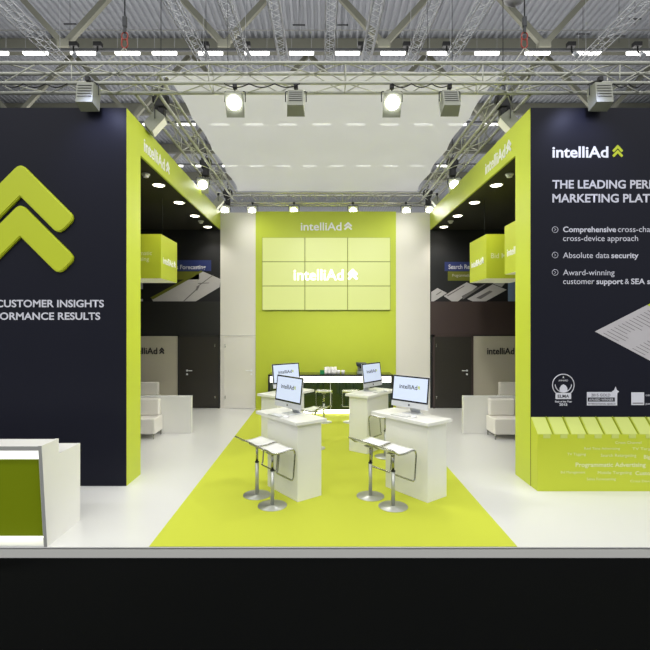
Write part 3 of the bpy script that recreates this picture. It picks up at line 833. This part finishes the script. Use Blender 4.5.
# chain hoists with dark motors at the side trusses
def make_hoist(lab, loc, m='black_matte', hook='dark_steel', s=1.0, group='black chain hoists at the side trusses', ztop=20.3):
    t = thing('chain_hoist', lab, 'hoist', loc, 0, group)
    bm = NB(); box(bm, -.1*s, .1*s, -.07*s, .07*s, -.12*s, .12*s, .02*s); rod(bm, (-.125*s,0,.02*s), (.125*s,0,.02*s), .065*s, 16); obj('motor_body', bm, m, t)
    bm = NB(); box(bm, -.06*s, .07*s, -.06*s, .06*s, -.3*s, -.12*s, .02*s); obj('chain_bag', bm, m, t)
    bm = NB(); tube(bm, [(0,0,.12*s),(0,0,.17*s),(.03*s,0,.2*s),(.03*s,0,.25*s),(-.01*s,0,.27*s),(-.04*s,0,.25*s)], .012*s, 8); obj('hook', bm, hook, t)
    bm = NB(); rod(bm, (0,0,.2*s), (0,0,ztop-loc[2]), .007, 6); obj('lifting_chain', bm, 'dark_steel', t)
    return t
for sx, nm, x in ((-1,'left',-2.655),(1,'right',2.995)):
    for i, y in enumerate((7.6,10.55,13.0)):
        make_hoist('black chain hoist at the %s side truss, %s' % (nm, ('nearest one','middle one','rearmost one')[i]), (x,y,5.98))
def red_hoist(lab, px_, D=6.82):
    x = X(px_,D)
    t = thing('red_hoist_hook', lab, 'hoist hook', (x, D, 6.085), 0, 'red hook blocks over the front truss')
    zz = lambda py: Z(py,D)-6.085
    bm = NB(); rod(bm, (0,0,zz(18)), (0,0,20.3-6.085), .011, 6); obj('lifting_chain', bm, 'dark_steel', t)
    bm = NB(); box(bm, -.03, .03, -.025, .025, zz(27), zz(17), .008); box(bm, -.018, .018, -.02, .02, zz(33), zz(27), .005); obj('hook_block', bm, 'dark_steel', t)
    bm = NB(); tube(bm, [(math.cos(a)*.045,0,zz(36)+math.sin(a)*.055) for a in [2*PI*i/20 for i in range(20)]], .011, 6, True)
    tube(bm, rounded([(-.04,0,zz(38)),(-.05,0,zz(46)),(0,0,zz(49)),(.045,0,zz(46)),(.03,0,zz(38))], .03), .012, 6); obj('shackle', bm, 'red', t)
    bm = NB()
    for dx in (-.22,.22):
        for dy in (-.15,.14): rod(bm, (0,0,zz(48)), (dx,dy,.0), .006, 6)
    obj('wire_sling', bm, 'alu', t)
red_hoist('red hook block and wire sling over the left part of the front truss', 124.8)
red_hoist('red hook block and wire sling over the right part of the front truss', 524.5)
# power cables swagging along the front truss
for k, (xa, xb, lab) in enumerate(((X(5,6.7),X(70,6.7),'black power cable draped under the front truss above the left navy wall'),(X(225,6.7),X(300,6.7),'black power cable draped under the front truss between two flood lights'),(X(391,6.7),X(450,6.7),'black power cable draped under the front truss right of the lit lamp'),(X(596,6.7),X(640,6.7),'black power cable draped under the front truss above the right navy wall'))):
    pts = []
    for i in range(41):
        t_ = i/40; pts.append((xa+(xb-xa)*t_, 6.63, TB_-.03-.055*abs(math.sin(t_*PI*3))))
    bm = NB(); tube(bm, pts, .008, 6); tag(obj('power_cable', bm, 'cable'), lab, 'cable')

# ---------------- hall roof
HD = 18.2
zd = H+HD
bm = NB(); xs = []
per = .40; n = int(90/per)
prof = [(0,0),(.12,0),(.17,.13),(.32,.13),(.37,0)]
line = []
for i in range(n):
    for a, b in prof: line.append((-45+i*per+a, zd+b))
A = [bm.verts.new((x, -4, z)) for x, z in line]; B = [bm.verts.new((x, 80, z)) for x, z in line]
for i in range(len(line)-1): bm.faces.new((A[i],A[i+1],B[i+1],B[i]))
struct('ceiling', bm, 'roof_metal')
ROW = [6.6, 14.8, 23.0, 31.2, 39.4, 47.6]
k = 1
for D in (29.3-8.6*2, 29.3-8.6, 29.3, 37.9, 46.5, 55.1):
    k += 1
    bm = NB(); box(bm, -44.9, 44.9, D, D+.4, zd-.85, zd-.001); struct('trim_%d' % k, bm, 'roof_steel')
for side in (-1, 1):
    bm = NB(); box(bm, side*45, side*45.3, 14, 80, -.115, zd+.3); struct('wall_hall_%s' % ('left' if side < 0 else 'right'), bm, 'far_wall')
bm = NB(); box(bm, -45, 45, 80, 80.3, -.115, zd+.3); struct('wall_hall_back', bm, 'far_wall')
# W-shaped roof girders
wn = ['nearest', 'second', 'third']
for r_, D in enumerate((22.9, 31.1, 39.3)):
    t = thing('roof_girder', 'grey steel roof girder of V-shaped braces under the hall roof, %s row' % wn[r_], 'roof girder', (0,D,H+14.0), 0, 'W-shaped roof girders')
    for i in range(-5, 6):
        xn = -4.85+7.95*i+ .0
        if abs(xn) > 40: continue
        for s_ in (-1, 1):
            bm = NB(); beam(bm, (xn+.12*s_,0,0), (xn+s_*3.85,0,4.1), .24, .28); obj('brace', bm, 'roof_steel', t)
        bm = NB(); box(bm, xn-.3, xn+.3, -.17, .17, -.28, .1); obj('node_plate', bm, 'roof_steel', t)
    bm = NB(); box(bm, -44, 44, -.05, .05, -.42, -.3); obj('bottom_rail', bm, 'dark_steel', t)
# strip lights
sl = None
base_x = [-4,35.5,83,127.5,164.5,210.5,257,301.5,347.5,393,439.5,487,537.5,588.5,639]
for r_, D in enumerate((23.0, 31.2, 39.4)):
    if r_ == 0: xx = [X(v,D) for v in base_x]
    else:
        lim = (11.5, 12.5)[r_-1]; xx = [-lim+2.3*i for i in range(int(2*lim/2.3)+1)]
    for i, x in enumerate(xx):
        lab = 'bright strip light under the hall roof, %s row, number %d from the left' % (wn[r_], i+1)
        loc = (x, D-.0, H+13.55)
        if sl is None:
            sl = thing('strip_light', lab, 'strip light', loc, 0, 'strip lights of the hall roof')
            bm = NB(); box(bm, -.61, .61, -.08, .08, -.08, .06, .03); obj('tube_cover', bm, 'strip', sl)
            for q in (-.5,.5): bm = NB(); rod(bm, (q,0,.09), (q,0,4.6), .004, 6); obj('suspension_wire', bm, 'roof_metal', sl)
            bm = NB(); box(bm, -.62, .62, -.07, .07, .061, .1); obj('housing', bm, 'alu_white', sl)
        else: dup(sl, loc, 0, lab)
# small hall spots hanging near the first row
hs = None
for i, pxx in enumerate((74, 98, 205, 246.5, 362, 407, 446.5, 571, 637)):
    D = 22.6; loc = (X(pxx,D), D, Z(45,D))
    lab = 'small black hall spotlight hanging beside the strip lights, %s from the left' % ['first','second','third','fourth','fifth','sixth','seventh','eighth','ninth'][i]
    if hs is None:
        hs = thing('hall_spotlight', lab, 'spotlight', loc, 0, 'small black spotlights under the hall roof')
        bm = NB(); box(bm, -.2, .2, -.12, .12, -.1, .12, .02); obj('junction_box', bm, 'black_matte', hs)
        bm = NB(); tube(bm, rounded([(0,-.05,-.1),(0,-.05,-.35),(.1,-.1,-.5)], .05), .04, 8); obj('arm', bm, 'black_matte', hs)
        bm = NB(); rod(bm, (.1,-.1,-.45), (.16,-.25,-.68), .09, 14, .12); obj('lamp_head', bm, 'alu_white', hs)
    else: dup(hs, loc, 0, lab)
# sprinkler pipe and T-shaped fixtures
bm = NB(); rod(bm, (-44,27.4,H+17.5), (44,27.4,H+17.5), .035, 8)
tag(obj('sprinkler_pipe', bm, 'edge_grey'), 'thin dark pipe running across under the hall roof', 'pipe')
th = None
for i, (pxx, pyy) in enumerate(((70,24),(299,25),(342,25),(583,34),(619,36),(635,19))):
    D = 24.5; loc = (X(pxx,D), D, Z(pyy,D)); lab = 'dark T-shaped hanger under the hall roof, %s from the left' % ['first','second','third','fourth','fifth','sixth'][i]
    if th is None:
        th = thing('roof_hanger', lab, 'hanger', loc, 0, 'T-shaped hangers under the roof')
        bm = NB(); rod(bm, (-.33,0,0), (.33,0,0), .04, 6); obj('crossbar', bm, 'dark_steel', th)
        bm = NB(); rod(bm, (0,0,-.35), (0,0,3.2), .014, 6); obj('stem', bm, 'dark_steel', th)
    else: dup(th, loc, 0, lab)
# slender white trusses sloping up below the roof
xt = [(-11.2,.5),(-5.05,.4),(-3.25,.36),(-1.62,.36),(.33,.36),(1.9,.36),(3.8,.36),(5.5,.4),(11.3,.5)]
for i, (x, w) in enumerate(xt):
    ye, yn = 20.0, 8.0; zr = lambda y: H+11.22-.2174*(20-y)
    xn_ = x*(1-(.018 if abs(x) > 10 else .012)*12)
    t = make_truss('slender white lattice truss sloping up under the hall roof, %s from the left' % ['first','second','third','fourth','middle one, fifth','sixth','seventh','eighth','ninth'][i], (xn_-w/2,yn,zr(yn)), (x-w/2,ye,zr(ye)), (w,0,0), .22, flat_=True, group='slender white trusses under the roof', r=.024, rb=.009, pitch=.42, name='lattice_truss', m='alu_white')
    for y in (9.5, 19.5):
        bm = NB(); xw = (x-xn_)*(y-yn)/12+w/2; rod(bm, (xw,y-yn,zr(y)-zr(yn)+.3), (xw,y-yn,zd-.03-zr(yn)), .008, 6); obj('suspension_wire', bm, 'alu_white', t)
# round globe lamp at the top edge
D = 17.0; c = Vector((X(514.5,D), D, Z(-7,D)))
t = thing('globe_lamp', 'round white dish lamp hanging at the top edge under the hall roof', 'lamp', c)
bm = NB(); lathe(bm, [(.02,-.42),(.22,-.38),(.36,-.26),(.43,0),(.4,.1),(.1,.16)], 28); obj('shade', bm, 'cup', t)
bm = NB(); rod(bm, (0,0,.16), (0,0,zd-.03-c.z), .015, 6); obj('suspension_rod', bm, 'dark_steel', t)

# ---------------- light
w_ = bpy.data.worlds.new('hall_world'); S.world = w_; w_.use_nodes = True
bgn = w_.node_tree.nodes['Background']; bgn.inputs['Color'].default_value = (.91,.95,1,1); bgn.inputs['Strength'].default_value = .75
def area(loc, sx, sy, e, rot=(0,0,0), col=(1,.98,.95)):
    L = bpy.data.lights.new('hall_strip_light', 'AREA'); L.shape = 'RECTANGLE'; L.size = sx; L.size_y = sy; L.energy = e; L.color = col
    o = bpy.data.objects.new('hall_strip_light', L); C.objects.link(o); o.location = loc; o.rotation_euler = rot
for D in (-18.0, -10.5, -3.0, 6.6, 14.8, 23.0, 31.2, 39.4, 50, 62, 74):
    area((0,D,H+13.3), 44, .5, 850 if D > 0 else 1900)
    area((0,D+.3,H+13.5), 44, 3, 800, (PI,0,0))
# side-room downlights
for xx in (-3.02, 3.235):
    for yy in (8.52, 9.74, 10.94, 12.18):
        spot((xx, yy, ZO-.03), (xx-(.2 if xx > 0 else -.2), yy, 0), 60, .08, 115, .8, (1,.95,.87))
for v, lab in ((100,-1),(585,1)):  # added blue spots without a fixture, for the glow high on the navy walls
    spot((X(v,6.4), 5.95, 5.5), (X(v,6.53)+.1*(-lab), 6.53, 4.75), 38, .1, 95, 1, (.55,.6,1))
# camera
cam = bpy.data.cameras.new('camera'); co = bpy.data.objects.new('camera', cam); C.objects.link(co)
cam.sensor_width = 36; cam.sensor_fit = 'HORIZONTAL'; cam.lens = F/650*36
cam.shift_x = (325-CX)/650; cam.shift_y = -(325-CY)/650
co.location = (0,0,H); co.rotation_euler = (PI/2,0,0); cam.clip_end = 300
S.camera = co
S.view_settings.view_transform = 'Standard'; S.view_settings.look = 'None'; S.view_settings.gamma = 1
S.view_settings.exposure = 0
S.view_settings.use_curve_mapping = False
